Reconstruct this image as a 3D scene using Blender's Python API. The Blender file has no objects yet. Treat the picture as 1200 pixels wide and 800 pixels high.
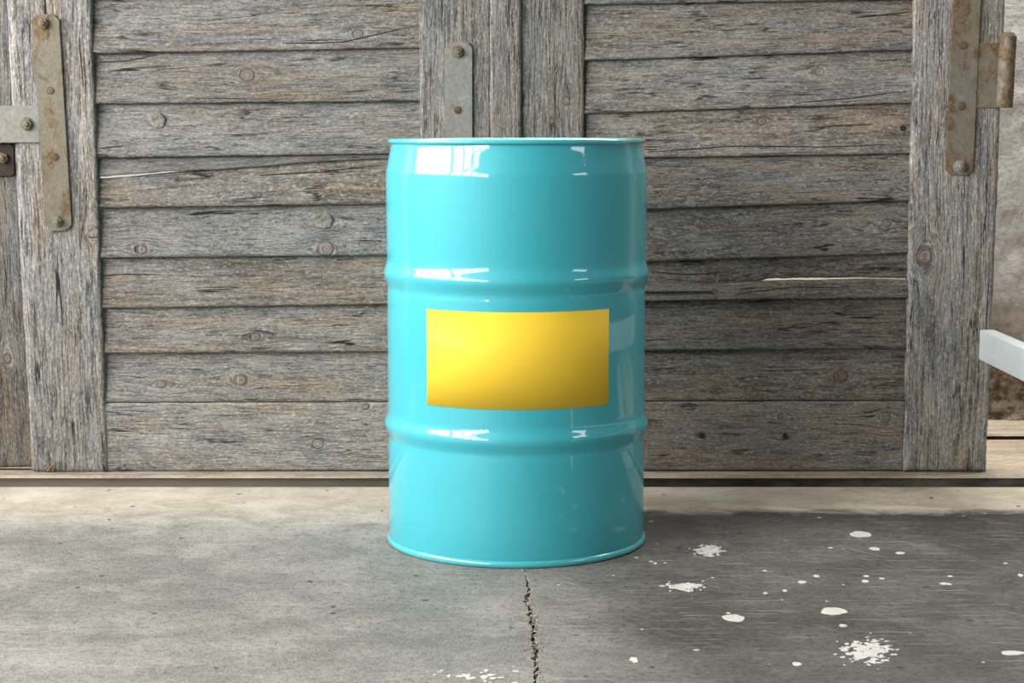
import bpy, bmesh, math, random
import numpy as np
from mathutils import Vector, Matrix, noise as mnoise

random.seed(7)
rng = np.random.default_rng(11)
SC = bpy.context.scene
COL = SC.collection
PI = math.pi

# ------------------------------------------------------------------ camera
FPX = 2110.0                       # focal length in pixels of the 1200x800 frame
TILT = math.radians(6.75)
CAM = Vector((-0.0098, -4.06, 0.935))
cam_data = bpy.data.cameras.new('camera')
cam_data.sensor_width = 36.0
cam_data.lens = 36.0 * FPX / 1200.0
cam_data.clip_start = 0.05
cam_data.dof.use_dof = True
cam_data.dof.focus_distance = 4.25
cam_data.dof.aperture_fstop = 16.0
cam = bpy.data.objects.new('camera', cam_data)
cam.location = CAM
cam.rotation_euler = (PI / 2 - TILT, 0, 0)
COL.objects.link(cam)
SC.camera = cam

# ------------------------------------------------------------------ world
world = bpy.data.worlds.new('sky')
SC.world = world
world.use_nodes = True
bg = world.node_tree.nodes['Background']
bg.inputs[0].default_value = (0.93, 0.97, 1.0, 1)
bg.inputs[1].default_value = 0.23

# ------------------------------------------------------------------ lights: daylight through the openings of the yard
def area(name, loc, target, sx, sy, watts, color=(1, 1, 1), spread=180):
    l = bpy.data.lights.new(name, 'AREA')
    l.shape = 'RECTANGLE'
    l.size, l.size_y = sx, sy
    l.energy = watts
    l.color = color
    l.spread = math.radians(spread)
    o = bpy.data.objects.new(name, l)
    o.location = loc
    o.rotation_euler = (Vector(target) - Vector(loc)).to_track_quat('-Z', 'Y').to_euler()
    COL.objects.link(o)
    return o

area('daylight_open_side', (-3.2, -0.75, 2.1), (0, -0.75, 1.95), 2.3, 1.6, 310, (1.0, 0.985, 0.96))
area('daylight_gateway', (-3.2, -4.65, 2.1), (0, -4.65, 1.95), 5.1, 1.6, 630, (1.0, 0.985, 0.96))
area('daylight_side_window', (3.45, -2.4, 1.75), (0, -2.2, 1.4), 1.1, 0.6, 20, (1.0, 1.0, 1.0))
area('daylight_behind_doors', (0.4, 1.12, 2.9), (0.4, 1.45, 0), 5.0, 0.4, 220, (1.0, 0.97, 0.92))

SC.view_settings.view_transform = 'Standard'
SC.view_settings.look = 'None'
SC.view_settings.gamma = 1.0
SC.view_settings.use_curve_mapping = False
SC.view_settings.exposure = -0.22

# ------------------------------------------------------------------ helpers
CT, ST = math.cos(TILT), math.sin(TILT)
def ray(px, py):
    a, b = (px - 600.0) / FPX, -(py - 400.0) / FPX
    return Vector((a, CT + b * ST, -ST + b * CT))
def at(px, py, Y):                  # the point of the vertical plane y = Y seen at that pixel
    d = ray(px, py)
    return CAM + d * ((Y - CAM.y) / d.y)
def on(px, py, Z=0.0):              # the point of the horizontal plane z = Z seen at that pixel
    d = ray(px, py)
    return CAM + d * ((Z - CAM.z) / d.z)

def link_mesh(name, me, mat, parent=None, smooth=False):
    o = bpy.data.objects.new(name, me)
    COL.objects.link(o)
    if mat: me.materials.append(mat)
    if parent is not None:
        o.parent = parent
    if smooth:
        me.polygons.foreach_set('use_smooth', [True] * len(me.polygons))
    return o
def bm_obj(name, bm, mat, parent=None, smooth=False):
    me = bpy.data.meshes.new(name)
    bmesh.ops.recalc_face_normals(bm, faces=bm.faces[:])
    bm.to_mesh(me); bm.free()
    return link_mesh(name, me, mat, parent, smooth)
def tag(o, label=None, cat=None, kind=None, group=None):
    if label: o['label'] = label
    if cat: o['category'] = cat
    if kind: o['kind'] = kind
    if group: o['group'] = group
    return o
def empty(name, loc):
    o = bpy.data.objects.new(name, None)
    o.empty_display_size = 0.1
    o.location = loc
    COL.objects.link(o)
    return o
def add_box(bm, c, s, rot=None, bevel=0.0):
    r = bmesh.ops.create_cube(bm, size=1.0)
    vs = r['verts']
    bmesh.ops.scale(bm, vec=s, verts=vs)
    if bevel:
        es = list({e for v in vs for e in v.link_edges})
        bv = bmesh.ops.bevel(bm, geom=es, offset=bevel, segments=2, affect='EDGES', profile=0.7)
        vs = list({v for f in bv['faces'] for v in f.verts} | {v for v in vs if v.is_valid})
    if rot is not None:
        bmesh.ops.rotate(bm, cent=(0, 0, 0), matrix=rot, verts=vs)
    bmesh.ops.translate(bm, vec=c, verts=vs)
    return vs

# ------------------------------------------------------------------ node helper
class NT:
    def __init__(s, name):
        s.m = bpy.data.materials.new(name); s.m.use_nodes = True
        s.t = s.m.node_tree; s.t.nodes.clear()
        s.out = s.n('ShaderNodeOutputMaterial')
        s.b = s.n('ShaderNodeBsdfPrincipled')
        s.l(s.b.outputs[0], s.out.inputs[0])
    def n(s, t, **kw):
        x = s.t.nodes.new(t)
        for k, v in kw.items(): setattr(x, k, v)
        return x
    def l(s, a, b): s.t.links.new(a, b)
    def put(s, sock, v):
        if hasattr(v, 'is_linked') or isinstance(v, bpy.types.NodeSocket): s.l(v, sock)
        else: sock.default_value = v
    def math(s, op, a, b=None, c=None, clamp=False):
        x = s.n('ShaderNodeMath', operation=op); x.use_clamp = clamp
        for i, v in enumerate((a, b, c)):
            if v is not None: s.put(x.inputs[i], v)
        return x.outputs[0]
    def vmul(s, v, k):
        x = s.n('ShaderNodeVectorMath', operation='MULTIPLY'); s.put(x.inputs[0], v); x.inputs[1].default_value = k
        return x.outputs[0]
    def vadd(s, v, k):
        x = s.n('ShaderNodeVectorMath', operation='ADD'); s.put(x.inputs[0], v); s.put(x.inputs[1], k)
        return x.outputs[0]
    def noise(s, v, scale=1.0, detail=4.0, rough=0.55, dist=0.0, color=False):
        x = s.n('ShaderNodeTexNoise'); s.put(x.inputs['Vector'], v)
        x.inputs['Scale'].default_value = scale; x.inputs['Detail'].default_value = detail
        x.inputs['Roughness'].default_value = rough; x.inputs['Distortion'].default_value = dist
        return x.outputs[1 if color else 0]
    def step(s, v, a, b, lo=0.0, hi=1.0):
        x = s.n('ShaderNodeMapRange', interpolation_type='SMOOTHSTEP')
        s.put(x.inputs[0], v)
        for i, k in enumerate((a, b, lo, hi)): s.put(x.inputs[1 + i], k)
        return x.outputs[0]
    def mix(s, f, a, b, mode='MIX'):
        x = s.n('ShaderNodeMix', data_type='RGBA', blend_type=mode)
        s.put(x.inputs[0], f)
        for i, v in ((6, a), (7, b)):
            if isinstance(v, tuple): x.inputs[i].default_value = (*v, 1) if len(v) == 3 else v
            else: s.l(v, x.inputs[i])
        return x.outputs[2]
    def attr(s, name, out):
        x = s.n('ShaderNodeAttribute'); x.attribute_name = name
        return x.outputs[out]
    def bump(s, h, strength, dist, normal=None):
        x = s.n('ShaderNodeBump'); s.l(h, x.inputs['Height'])
        x.inputs['Strength'].default_value = strength; x.inputs['Distance'].default_value = dist
        if normal is not None: s.l(normal, x.inputs['Normal'])
        return x.outputs[0]
    def base(s, c, rough=None, normal=None, spec=None, metal=None):
        s.put(s.b.inputs['Base Color'], (*c, 1) if isinstance(c, tuple) else c)
        if rough is not None: s.put(s.b.inputs['Roughness'], rough)
        if normal is not None: s.l(normal, s.b.inputs['Normal'])
        if spec is not None: s.b.inputs['Specular IOR Level'].default_value = spec
        if metal is not None: s.put(s.b.inputs['Metallic'], metal)
        return s.m

# ------------------------------------------------------------------ materials
def wood_material():
    t = NT('weathered_wood')
    gc = t.attr('gc', 'Vector')
    val = t.attr('val', 'Fac'); brown = t.attr('brown', 'Fac')
    knot = t.attr('knot', 'Fac'); crk = t.attr('crk', 'Fac')
    flake = t.attr('flake', 'Fac'); ridge = t.attr('ridge', 'Fac')
    # slow wander of the grain
    drift = t.noise(t.vmul(gc, (2.4, 7, 1)), 1, 2)
    off = t.n('ShaderNodeCombineXYZ'); t.l(t.math('MULTIPLY', t.math('SUBTRACT', drift, 0.5), 0.014), off.inputs[1])
    g = t.vadd(gc, off.outputs[0])
    fibre = t.noise(t.vmul(g, (17, 300, 1)), 1, 5, 0.78)
    grit = t.noise(t.vmul(gc, (95, 230, 1)), 1, 4, 0.8)
    ridges = t.noise(t.vmul(g, (7, 135, 1)), 1, 4, 0.62)
    bands = t.noise(t.vmul(g, (1.6, 34, 1)), 1, 4, 0.6)
    broad = t.noise(t.vmul(g, (3.0, 13, 1)), 1, 4, 0.6)
    patch = t.noise(t.vmul(gc, (8, 20, 1.7)), 1, 6, 0.68)
    fb = t.math('ADD', t.math('MULTIPLY', t.math('SUBTRACT', broad, 0.5), 2.6), t.math('ADD', t.math('SUBTRACT', brown, 0.11), t.math('MULTIPLY', t.math('SUBTRACT', bands, 0.5), 1.5)), clamp=True)
    grey = t.mix(t.step(patch, 0.36, 0.64), (0.108, 0.113, 0.118), (0.185, 0.178, 0.165))
    brn = t.mix(t.step(t.math('ADD', t.math('MULTIPLY', bands, 0.6), t.math('MULTIPLY', ridges, 0.4)), 0.36, 0.62), (0.062, 0.043, 0.028), (0.178, 0.136, 0.092))
    c = t.mix(t.math('MULTIPLY', fb, 0.9), grey, brn)
    # raised summer grain, dark between
    rl = t.step(ridges, 0.50, 0.33)
    c = t.mix(t.math('MULTIPLY', rl, t.math('MULTIPLY_ADD', ridge, 0.40, 0.35)), c, (0.026, 0.022, 0.019))
    c = t.mix(t.math('MULTIPLY', t.step(fibre, 0.48, 0.36), 0.70), c, (0.022, 0.019, 0.017))
    c = t.mix(t.math('MULTIPLY', t.step(fibre, 0.54, 0.66), 0.55), c, (0.33, 0.318, 0.295))
    c = t.mix(t.math('MULTIPLY', t.step(grit, 0.46, 0.36), 0.60), c, (0.024, 0.02, 0.018))
    c = t.mix(t.math('MULTIPLY', t.step(grit, 0.55, 0.65), 0.50), c, (0.40, 0.385, 0.36))
    # hairline checks and a few long splits along the grain
    h1 = t.noise(t.vmul(g, (5, 70, 1)), 1, 3, 0.5)
    hm = t.step(t.noise(t.vmul(gc, (9, 30, 4)), 1, 2), 0.54, 0.66)
    checks = t.math('MULTIPLY', t.step(t.math('ABSOLUTE', t.math('SUBTRACT', h1, 0.5)), 0.028, 0.008), hm)
    h2 = t.noise(t.vmul(g, (0.9, 24, 1)), 1, 3, 0.45)
    h2m = t.step(t.noise(t.vmul(gc, (4.5, 24, 1)), 1, 2), 0.60, 0.68)
    splits = t.math('MULTIPLY', t.step(t.math('ABSOLUTE', t.math('SUBTRACT', h2, 0.5)), 0.012, 0.004), h2m)
    own = t.step(t.math('ABSOLUTE', crk), 1.0, 0.45)
    splits = t.math('MAXIMUM', splits, own)
    # flaking grey crust of old paint
    fl = t.noise(t.vmul(gc, (30, 105, 1)), 1, 6, 0.66, 0.5)
    flm = t.math('MULTIPLY', t.step(t.noise(t.vmul(gc, (5, 20, 2)), 1, 4, 0.6), 0.46, 0.56), flake)
    crust = t.math('MULTIPLY', t.step(fl, 0.47, 0.51), flm)
    c = t.mix(t.math('MULTIPLY', crust, 0.6), c, t.mix(t.step(grit, 0.4, 0.62), (0.13, 0.135, 0.14), (0.25, 0.25, 0.245)))
    rim = t.math('MULTIPLY', t.math('MULTIPLY', t.step(fl, 0.478, 0.462), t.step(fl, 0.435, 0.455)), flm)
    c = t.mix(t.math('MULTIPLY', rim, 0.9), c, (0.018, 0.015, 0.012))
    # worm holes
    vo = t.n('ShaderNodeTexVoronoi'); t.l(t.vmul(gc, (60, 120, 1)), vo.inputs['Vector']); vo.inputs['Scale'].default_value = 1
    specks = t.math('MULTIPLY', t.step(vo.outputs['Distance'], 0.17, 0.07), t.step(t.noise(t.vmul(gc, (14, 30, 3)), 1, 2), 0.58, 0.66))
    c = t.mix(t.math('MULTIPLY', specks, 0.8), c, (0.018, 0.015, 0.013))
    # knots: irregular rings and a dark rim
    kn = t.math('ADD', knot, t.math('MULTIPLY', t.math('SUBTRACT', patch, 0.5), 1.8))
    kr = t.math('SINE', t.math('MULTIPLY', kn, 14.0))
    kin = t.step(kn, 1.1, 0.9)
    krim = t.math('MULTIPLY', t.step(kn, 0.78, 0.97), t.step(kn, 1.22, 1.0))
    kc = t.mix(t.step(kr, -0.8, 0.9), (0.075, 0.05, 0.034), (0.165, 0.13, 0.095))
    c = t.mix(t.math('MULTIPLY', kin, 0.55), c, kc)
    c = t.mix(t.math('MULTIPLY', krim, 0.5), c, (0.03, 0.022, 0.016))
    c = t.mix(t.math('MULTIPLY', checks, 0.8), c, (0.012, 0.01, 0.009))
    c = t.mix(t.math('MULTIPLY', splits, 0.95), c, (0.008, 0.007, 0.006))
    x = t.n('ShaderNodeVectorMath', operation='SCALE'); t.l(c, x.inputs[0]); t.l(t.math('MULTIPLY', val, 1.5), x.inputs['Scale'])
    h = t.math('ADD', t.math('MULTIPLY', fibre, 0.55), t.math('MULTIPLY', ridges, t.math('MULTIPLY_ADD', ridge, 0.9, 0.6)))
    h = t.math('ADD', h, t.math('MULTIPLY', grit, 0.42))
    h = t.math('ADD', h, t.math('MULTIPLY', bands, 0.6))
    h = t.math('ADD', h, t.math('MULTIPLY', crust, 0.40))
    h = t.math('SUBTRACT', h, t.math('MULTIPLY', splits, 1.2))
    h = t.math('SUBTRACT', h, t.math('MULTIPLY', checks, 0.7))
    h = t.math('SUBTRACT', h, t.math('MULTIPLY', specks, 0.5))
    h = t.math('SUBTRACT', h, t.math('MULTIPLY', krim, 0.35))
    return t.base(x.outputs[0], 0.85, t.bump(h, 1.0, 0.0036), 0.2)

def metal_material(name, paint, rust_amt, rough=0.5, scale=1.0):
    t = NT(name)
    tc = t.n('ShaderNodeTexCoord').outputs['Object']
    n1 = t.noise(t.vmul(tc, (1, 1, 0.6)), 22 * scale, 6, 0.65, 0.4)
    n2 = t.noise(tc, 120 * scale, 4, 0.6)
    n3 = t.noise(t.vmul(tc, (1.6, 1, 0.5)), 9 * scale, 3, 0.6)
    rust = t.step(t.math('ADD', t.math('MULTIPLY', n1, 0.7), t.math('MULTIPLY', n3, 0.3)), 0.60 - rust_amt, 0.70 - rust_amt)
    c = t.mix(t.step(n3, 0.3, 0.7), paint, tuple(k * f for k, f in zip(paint, (1.12, 1.0, 0.80))))
    n4 = t.noise(t.vmul(tc, (1, 1, 0.8)), 48 * scale, 6, 0.7)
    c = t.mix(t.math('MULTIPLY', t.step(n2, 0.42, 0.62), 0.4), c, tuple(k * 0.6 for k in paint))
    c = t.mix(t.math('MULTIPLY', t.step(n4, 0.50, 0.66), 0.5), c, tuple(k * f for k, f in zip(paint, (0.62, 0.52, 0.40))))
    c = t.mix(t.math('MULTIPLY', t.step(n4, 0.42, 0.32), 0.5), c, tuple(k * 1.5 for k in paint))
    rc = t.mix(t.step(n2, 0.35, 0.65), (0.045, 0.022, 0.010), (0.20, 0.115, 0.05))
    c = t.mix(t.math('MULTIPLY', rust, 0.75), c, rc)
    h = t.math('ADD', t.math('MULTIPLY', n2, 0.5), t.math('MULTIPLY', rust, 0.35))
    return t.base(c, t.step(rust, 0, 1, rough, 0.8), t.bump(h, 0.45, 0.0012), 0.4)

def flat_material(name, c, rough=0.5, bump_scale=60, bump=0.2, var=0.15, spec=0.4):
    t = NT(name)
    tc = t.n('ShaderNodeTexCoord').outputs['Object']
    n = t.noise(tc, bump_scale, 5, 0.6)
    n2 = t.noise(tc, bump_scale * 0.17, 3, 0.6)
    col = t.mix(t.step(t.math('ADD', t.math('MULTIPLY', n, 0.5), t.math('MULTIPLY', n2, 0.5)), 0.35, 0.65), tuple(k * (1 - var) for k in c), tuple(min(1, k * (1 + var)) for k in c))
    return t.base(col, rough, t.bump(n, bump, 0.002), spec)

def paint_material(name, c, rough, coat, dent=0.05, spec=0.45):
    t = NT(name)
    tc = t.n('ShaderNodeTexCoord').outputs['Object']
    n = t.noise(t.vmul(tc, (1, 1, 0.35)), 5.5, 2, 0.5)
    n2 = t.noise(tc, 260, 2, 0.5)
    scuff = t.step(t.noise(t.vmul(tc, (1, 1, 0.5)), 30, 6, 0.7), 0.62, 0.72)
    t.b.inputs['Coat Weight'].default_value = coat
    t.b.inputs['Coat Roughness'].default_value = 0.045
    h = t.math('ADD', n, t.math('MULTIPLY', n2, 0.0035))
    nb = t.bump(h, dent, 0.012)
    t.l(nb, t.b.inputs['Coat Normal'])
    return t.base(c, t.math('ADD', t.math('MULTIPLY', scuff, 0.08), rough), nb, spec)

def floor_material():
    t = NT('worn_concrete')
    pos = t.n('ShaderNodeNewGeometry').outputs['Position']
    sep = t.n('ShaderNodeSeparateXYZ'); t.l(pos, sep.inputs[0])
    X, Y = sep.outputs[0], sep.outputs[1]
    n1 = t.noise(pos, 1.6, 6, 0.6, 0.3)
    n2 = t.noise(t.vmul(pos, (7, 9, 1)), 1, 7, 0.72, 0.4)
    n3 = t.noise(t.vmul(pos, (62, 66, 1)), 1, 4, 0.75)
    n4 = t.noise(t.vmul(pos, (210, 230, 1)), 1, 3, 0.8)
    v = t.math('ADD', t.math('MULTIPLY', n1, 0.35), t.math('ADD', t.math('MULTIPLY', n2, 0.4), t.math('MULTIPLY', n3, 0.25)))
    c = t.mix(t.step(v, 0.40, 0.61), (0.125, 0.121, 0.113), (0.27, 0.262, 0.243))
    c = t.mix(t.math('MULTIPLY', t.step(n3, 0.46, 0.38), 0.6), c, (0.075, 0.073, 0.068))
    c = t.mix(t.math('MULTIPLY', t.step(n4, 0.53, 0.60), 0.55), c, (0.32, 0.31, 0.29))
    c = t.mix(t.math('MULTIPLY', t.step(n4, 0.46, 0.39), 0.6), c, (0.06, 0.058, 0.055))
    # blotchy darker slab right of the crack, with the barrel's floor shade painted in
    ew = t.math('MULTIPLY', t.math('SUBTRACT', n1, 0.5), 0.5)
    right_dark = t.math('MULTIPLY', t.step(t.math('ADD', X, ew), -0.02, 0.34), t.step(t.noise(pos, 2.3, 4, 0.6), 0.36, 0.62, 1.0, 0.7))
    c = t.mix(t.math('MULTIPLY', right_dark, 0.88), c, t.mix(t.step(n3, 0.35, 0.65), (0.013, 0.0125, 0.012), (0.036, 0.0345, 0.032)))
    # pale tan strip along the step, softer-edged on the left
    e = t.math('ADD', Y, t.math('MULTIPLY', t.math('SUBTRACT', n2, 0.5), 0.16))
    strip = t.math('MULTIPLY', t.step(e, t.step(X, -0.5, 0.3, 0.02, 0.24), t.step(X, -0.5, 0.3, 0.5, 0.34)), t.step(n3, 0.25, 0.5, 0.75, 1.0))
    c = t.mix(t.math('MULTIPLY', strip, 0.9), c, t.mix(t.step(n2, 0.35, 0.65), (0.54, 0.47, 0.36), (0.72, 0.65, 0.54)))
    # trowel scratches
    s1 = t.noise(t.vmul(pos, (5, 260, 1)), 1, 2, 0.6)
    s1 = t.math('MULTIPLY', t.step(s1, 0.63, 0.67), t.step(n1, 0.36, 0.55))
    c = t.mix(t.math('MULTIPLY', s1, 0.5), c, (0.5, 0.49, 0.46))
    rot = t.n('ShaderNodeVectorRotate', rotation_type='Z_AXIS'); t.l(pos, rot.inputs['Vector']); rot.inputs['Angle'].default_value = 0.9
    s2 = t.noise(t.vmul(rot.outputs[0], (4, 330, 1)), 1, 2, 0.6)
    c = t.mix(t.math('MULTIPLY', t.math('MULTIPLY', t.step(s2, 0.66, 0.70), t.step(n1, 0.42, 0.55)), 0.5), c, (0.5, 0.49, 0.46))
    # pale flecks, small pits
    vo = t.n('ShaderNodeTexVoronoi'); t.l(t.vmul(pos, (34, 30, 0)), vo.inputs['Vector']); vo.inputs['Scale'].default_value = 1
    sz = t.n('ShaderNodeSeparateColor'); t.l(vo.outputs['Color'], sz.inputs[0])
    rad = t.math('MULTIPLY', t.step(sz.outputs[0], 0.86, 1.0), 0.21)
    d = t.math('ADD', vo.outputs['Distance'], t.math('MULTIPLY', t.math('SUBTRACT', n4, 0.5), 0.16))
    fleck = t.math('LESS_THAN', d, rad)
    keep = t.step(t.math('ADD', t.math('MULTIPLY', X, 0.22), n1), 0.40, 0.62)
    c = t.mix(t.math('MULTIPLY', t.math('MULTIPLY', fleck, keep), 0.85), c, (0.62, 0.61, 0.57))
    vo2 = t.n('ShaderNodeTexVoronoi'); t.l(t.vmul(pos, (22, 20, 0)), vo2.inputs['Vector']); vo2.inputs['Scale'].default_value = 1
    sz2 = t.n('ShaderNodeSeparateColor'); t.l(vo2.outputs['Color'], sz2.inputs[0])
    d2 = t.math('ADD', vo2.outputs['Distance'], t.math('MULTIPLY', t.math('SUBTRACT', n3, 0.5), 0.5))
    pit = t.math('LESS_THAN', d2, t.math('MULTIPLY', t.step(sz2.outputs[1], 0.62, 1.0), 0.14))
    c = t.mix(t.math('MULTIPLY', pit, 0.8), c, (0.03, 0.028, 0.026))
    h = t.math('ADD', t.math('MULTIPLY', n2, 0.5), t.math('ADD', t.math('MULTIPLY', n3, 0.5), t.math('MULTIPLY', n4, 0.25)))
    h = t.math('SUBTRACT', h, t.math('MULTIPLY', pit, 0.8))
    return t.base(c, t.math('ADD', t.step(v, 0.38, 0.62, 0.5, 0.7), t.math('MULTIPLY', strip, 0.3)), t.bump(h, 0.7, 0.005), 0.2)

def slab_material():
    t = NT('tan_concrete')
    pos = t.n('ShaderNodeNewGeometry').outputs['Position']
    n2 = t.noise(t.vmul(pos, (6, 20, 20)), 1, 6, 0.65, 0.3)
    n3 = t.noise(t.vmul(pos, (70, 110, 110)), 1, 4, 0.7)
    c = t.mix(t.step(t.math('ADD', t.math('MULTIPLY', n2, 0.65), t.math('MULTIPLY', n3, 0.35)), 0.36, 0.64), (0.25, 0.20, 0.145), (0.45, 0.39, 0.31))
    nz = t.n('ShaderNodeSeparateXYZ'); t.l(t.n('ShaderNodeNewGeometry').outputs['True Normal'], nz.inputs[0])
    face_shade = t.step(nz.outputs[2], 0.6, 0.3)                      # shade painted on the upright face, paler to the left
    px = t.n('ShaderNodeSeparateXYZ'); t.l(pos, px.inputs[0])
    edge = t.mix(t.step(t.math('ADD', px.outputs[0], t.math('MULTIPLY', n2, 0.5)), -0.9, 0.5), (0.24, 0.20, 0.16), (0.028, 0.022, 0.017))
    c = t.mix(t.math('MULTIPLY', face_shade, t.step(n2, 0.3, 0.7, 1.0, 0.8)), c, edge)
    return t.base(c, 0.75, t.bump(t.math('ADD', n2, n3), 0.4, 0.004), 0.3)

def plaster_material():
    t = NT('rough_plaster')
    pos = t.n('ShaderNodeNewGeometry').outputs['Position']
    sep = t.n('ShaderNodeSeparateXYZ'); t.l(pos, sep.inputs[0])
    n1 = t.noise(pos, 9, 6, 0.65, 0.5)
    n2 = t.noise(pos, 60, 5, 0.65)
    n3 = t.noise(t.vmul(pos, (30, 30, 38)), 1, 6, 0.68, 0.15)
    c = t.mix(t.step(n1, 0.35, 0.65), (0.50, 0.49, 0.465), (0.64, 0.63, 0.605))
    c = t.mix(t.math('MULTIPLY', t.step(n2, 0.55, 0.38), 0.4), c, (0.33, 0.31, 0.28))
    e = t.math('ADD', sep.outputs[2], t.math('MULTIPLY', t.math('SUBTRACT', n1, 0.5), 0.25))
    low = t.step(e, 0.42, 0.22)
    c2 = t.mix(t.step(n3, 0.40, 0.60), (0.12, 0.085, 0.06), (0.36, 0.30, 0.24))
    c = t.mix(low, c, c2)
    h = t.math('ADD', t.math('MULTIPLY', n2, 0.35), t.math('MULTIPLY', n1, 0.3))
    h = t.math('ADD', h, t.math('MULTIPLY', t.math('MULTIPLY', n3, low), 2.0))
    return t.base(c, 0.9, t.bump(h, 0.7, 0.012), 0.2)

WOOD = wood_material()
IRON = metal_material('rusty_painted_iron', (0.155, 0.145, 0.112), 0.115)
IRON_GREY = metal_material('grey_painted_iron', (0.215, 0.22, 0.21), 0.035)
IRON_RUST = metal_material('rusted_iron', (0.13, 0.095, 0.06), 0.12)
RUST_DARK = metal_material('dark_rust', (0.03, 0.02, 0.014), 0.02, 0.8)
RAIL = flat_material('pale_blue_grey_paint', (0.63, 0.68, 0.69), 0.4, 40, 0.08, 0.05)
TEAL = paint_material('turquoise_enamel', (0.042, 0.40, 0.47), 0.5, 1.0, 0.05, 0.35)
TEAL_PALE = paint_material('turquoise_enamel_rim', (0.065, 0.44, 0.48), 0.28, 1.0, 0.02)
YELLOW = paint_material('yellow_print', (0.82, 0.555, 0.04), 0.65, 0.03, 0.02, 0.25)
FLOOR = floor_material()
SLAB = slab_material()
PLASTER = plaster_material()
WHITE_PAINT = flat_material('dried_white_paint', (0.47, 0.46, 0.43), 0.6, 180, 0.3, 0.12)
DIRT = flat_material('crumbled_concrete', (0.30, 0.26, 0.21), 0.9, 220, 0.5, 0.35, 0.2)
DARK_DIRT = flat_material('crack_dirt', (0.035, 0.03, 0.026), 0.95, 200, 0.5, 0.4, 0.1)
FRESH_WOOD = flat_material('torn_wood', (0.36, 0.26, 0.15), 0.8, 300, 0.4, 0.3, 0.2)
ORANGE_WOOD = flat_material('torn_brown_wood', (0.11, 0.065, 0.038), 0.8, 300, 0.4, 0.4, 0.2)
PLUG = flat_material('grey_wood_plug', (0.19, 0.175, 0.155), 0.85, 150, 1.0, 0.5, 0.2)

# ------------------------------------------------------------------ floor (two slabs parted by a crack)
def crack_rows():
    key = [(900, 642), (830, 634), (800, 632), (770, 630), (748, 627), (728, 625), (708, 620), (690, 618), (676, 615), (668, 613)]
    wid = {900: 11, 830: 9, 800: 7, 770: 11, 748: 8, 728: 11, 708: 9, 690: 7, 676: 3.0, 668: 1.5}
    pts = [on(x, y) for y, x in key]
    ws = [wid[y] * (pts[i] - CAM).length / FPX for i, (y, x) in enumerate(key)]
    rows = []
    ys = np.linspace(pts[0].y, pts[-1].y, 190)
    xs = np.interp(ys, [p.y for p in pts], [p.x for p in pts])
    wi = np.interp(ys, [p.y for p in pts], ws)
    jit = np.cumsum(rng.normal(0, 0.0011, len(ys))); jit -= np.linspace(0, jit[-1], len(ys))
    for y, x, w, j in zip(ys, xs, wi, jit):
        rows.append((y, x + j - w * rng.uniform(0.15, 0.55), x + j + w * rng.uniform(0.1, 0.55)))
    x0, x1 = rows[0][1], rows[0][2]
    last = (rows[-1][1] + rows[-1][2]) / 2
    return [(-9.0, x0 + 0.1, x0 + 0.1), (pts[0].y - 0.4, x0 + .02, x0 + .02)] + rows + [(pts[-1].y + 0.02, last, last), (0.59, last, last)]
ROWS = crack_rows()
bm = bmesh.new()
prev = None
for y, xl, xr in ROWS:
    cur = [bm.verts.new(p) for p in ((-7, y, 0), (xl, y, 0), (xr, y, 0), (7, y, 0), (xl, y, -0.03), (xr, y, -0.03))]
    if prev:
        bm.faces.new((prev[0], prev[1], cur[1], cur[0]))
        bm.faces.new((prev[2], prev[3], cur[3], cur[2]))
        bm.faces.new((prev[1], prev[4], cur[4], cur[1]))
        bm.faces.new((prev[5], prev[2], cur[2], cur[5]))
    prev = cur
me = bpy.data.meshes.new('floor'); bm.to_mesh(me); bm.free()
floor = tag(link_mesh('floor', me, FLOOR), 'worn grey concrete floor with a jagged crack and pale strip along the step', None, 'structure')
bm = bmesh.new()
add_box(bm, (0.1, -1.6, -0.03), (0.5, 3.4, 0.02))
bm_obj('crack_bed', bm, DARK_DIRT, floor)

def pebble(bm, c, r):
    g = bmesh.ops.create_icosphere(bm, subdivisions=1, radius=r)
    s = Vector((random.uniform(.7, 1.4), random.uniform(.7, 1.4), random.uniform(.45, .9)))
    for v in g['verts']:
        v.co = Vector((v.co.x * s.x, v.co.y * s.y, v.co.z * s.z)) * random.uniform(.75, 1.2) + Vector(c)
bm = bmesh.new()
for y, xl, xr in ROWS[2:-2]:
    w = xr - xl
    for k in range(3):
        r = random.uniform(0.0012, 0.0036)
        pebble(bm, (random.uniform(xl + w * .3, xr + 0.003), y + random.uniform(-.004, .004), random.uniform(-0.012, 0.0005)), r)
    if random.random() < .55:
        pebble(bm, (xr + abs(random.gauss(0, .006)), y, 0.0006), random.uniform(.0008, .002))
    if random.random() < .2:
        pebble(bm, (xl - abs(random.gauss(0, .006)), y, 0.0006), random.uniform(.0008, .0018))
tag(bm_obj('crack_rubble', bm, DIRT, floor), kind='stuff')

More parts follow.
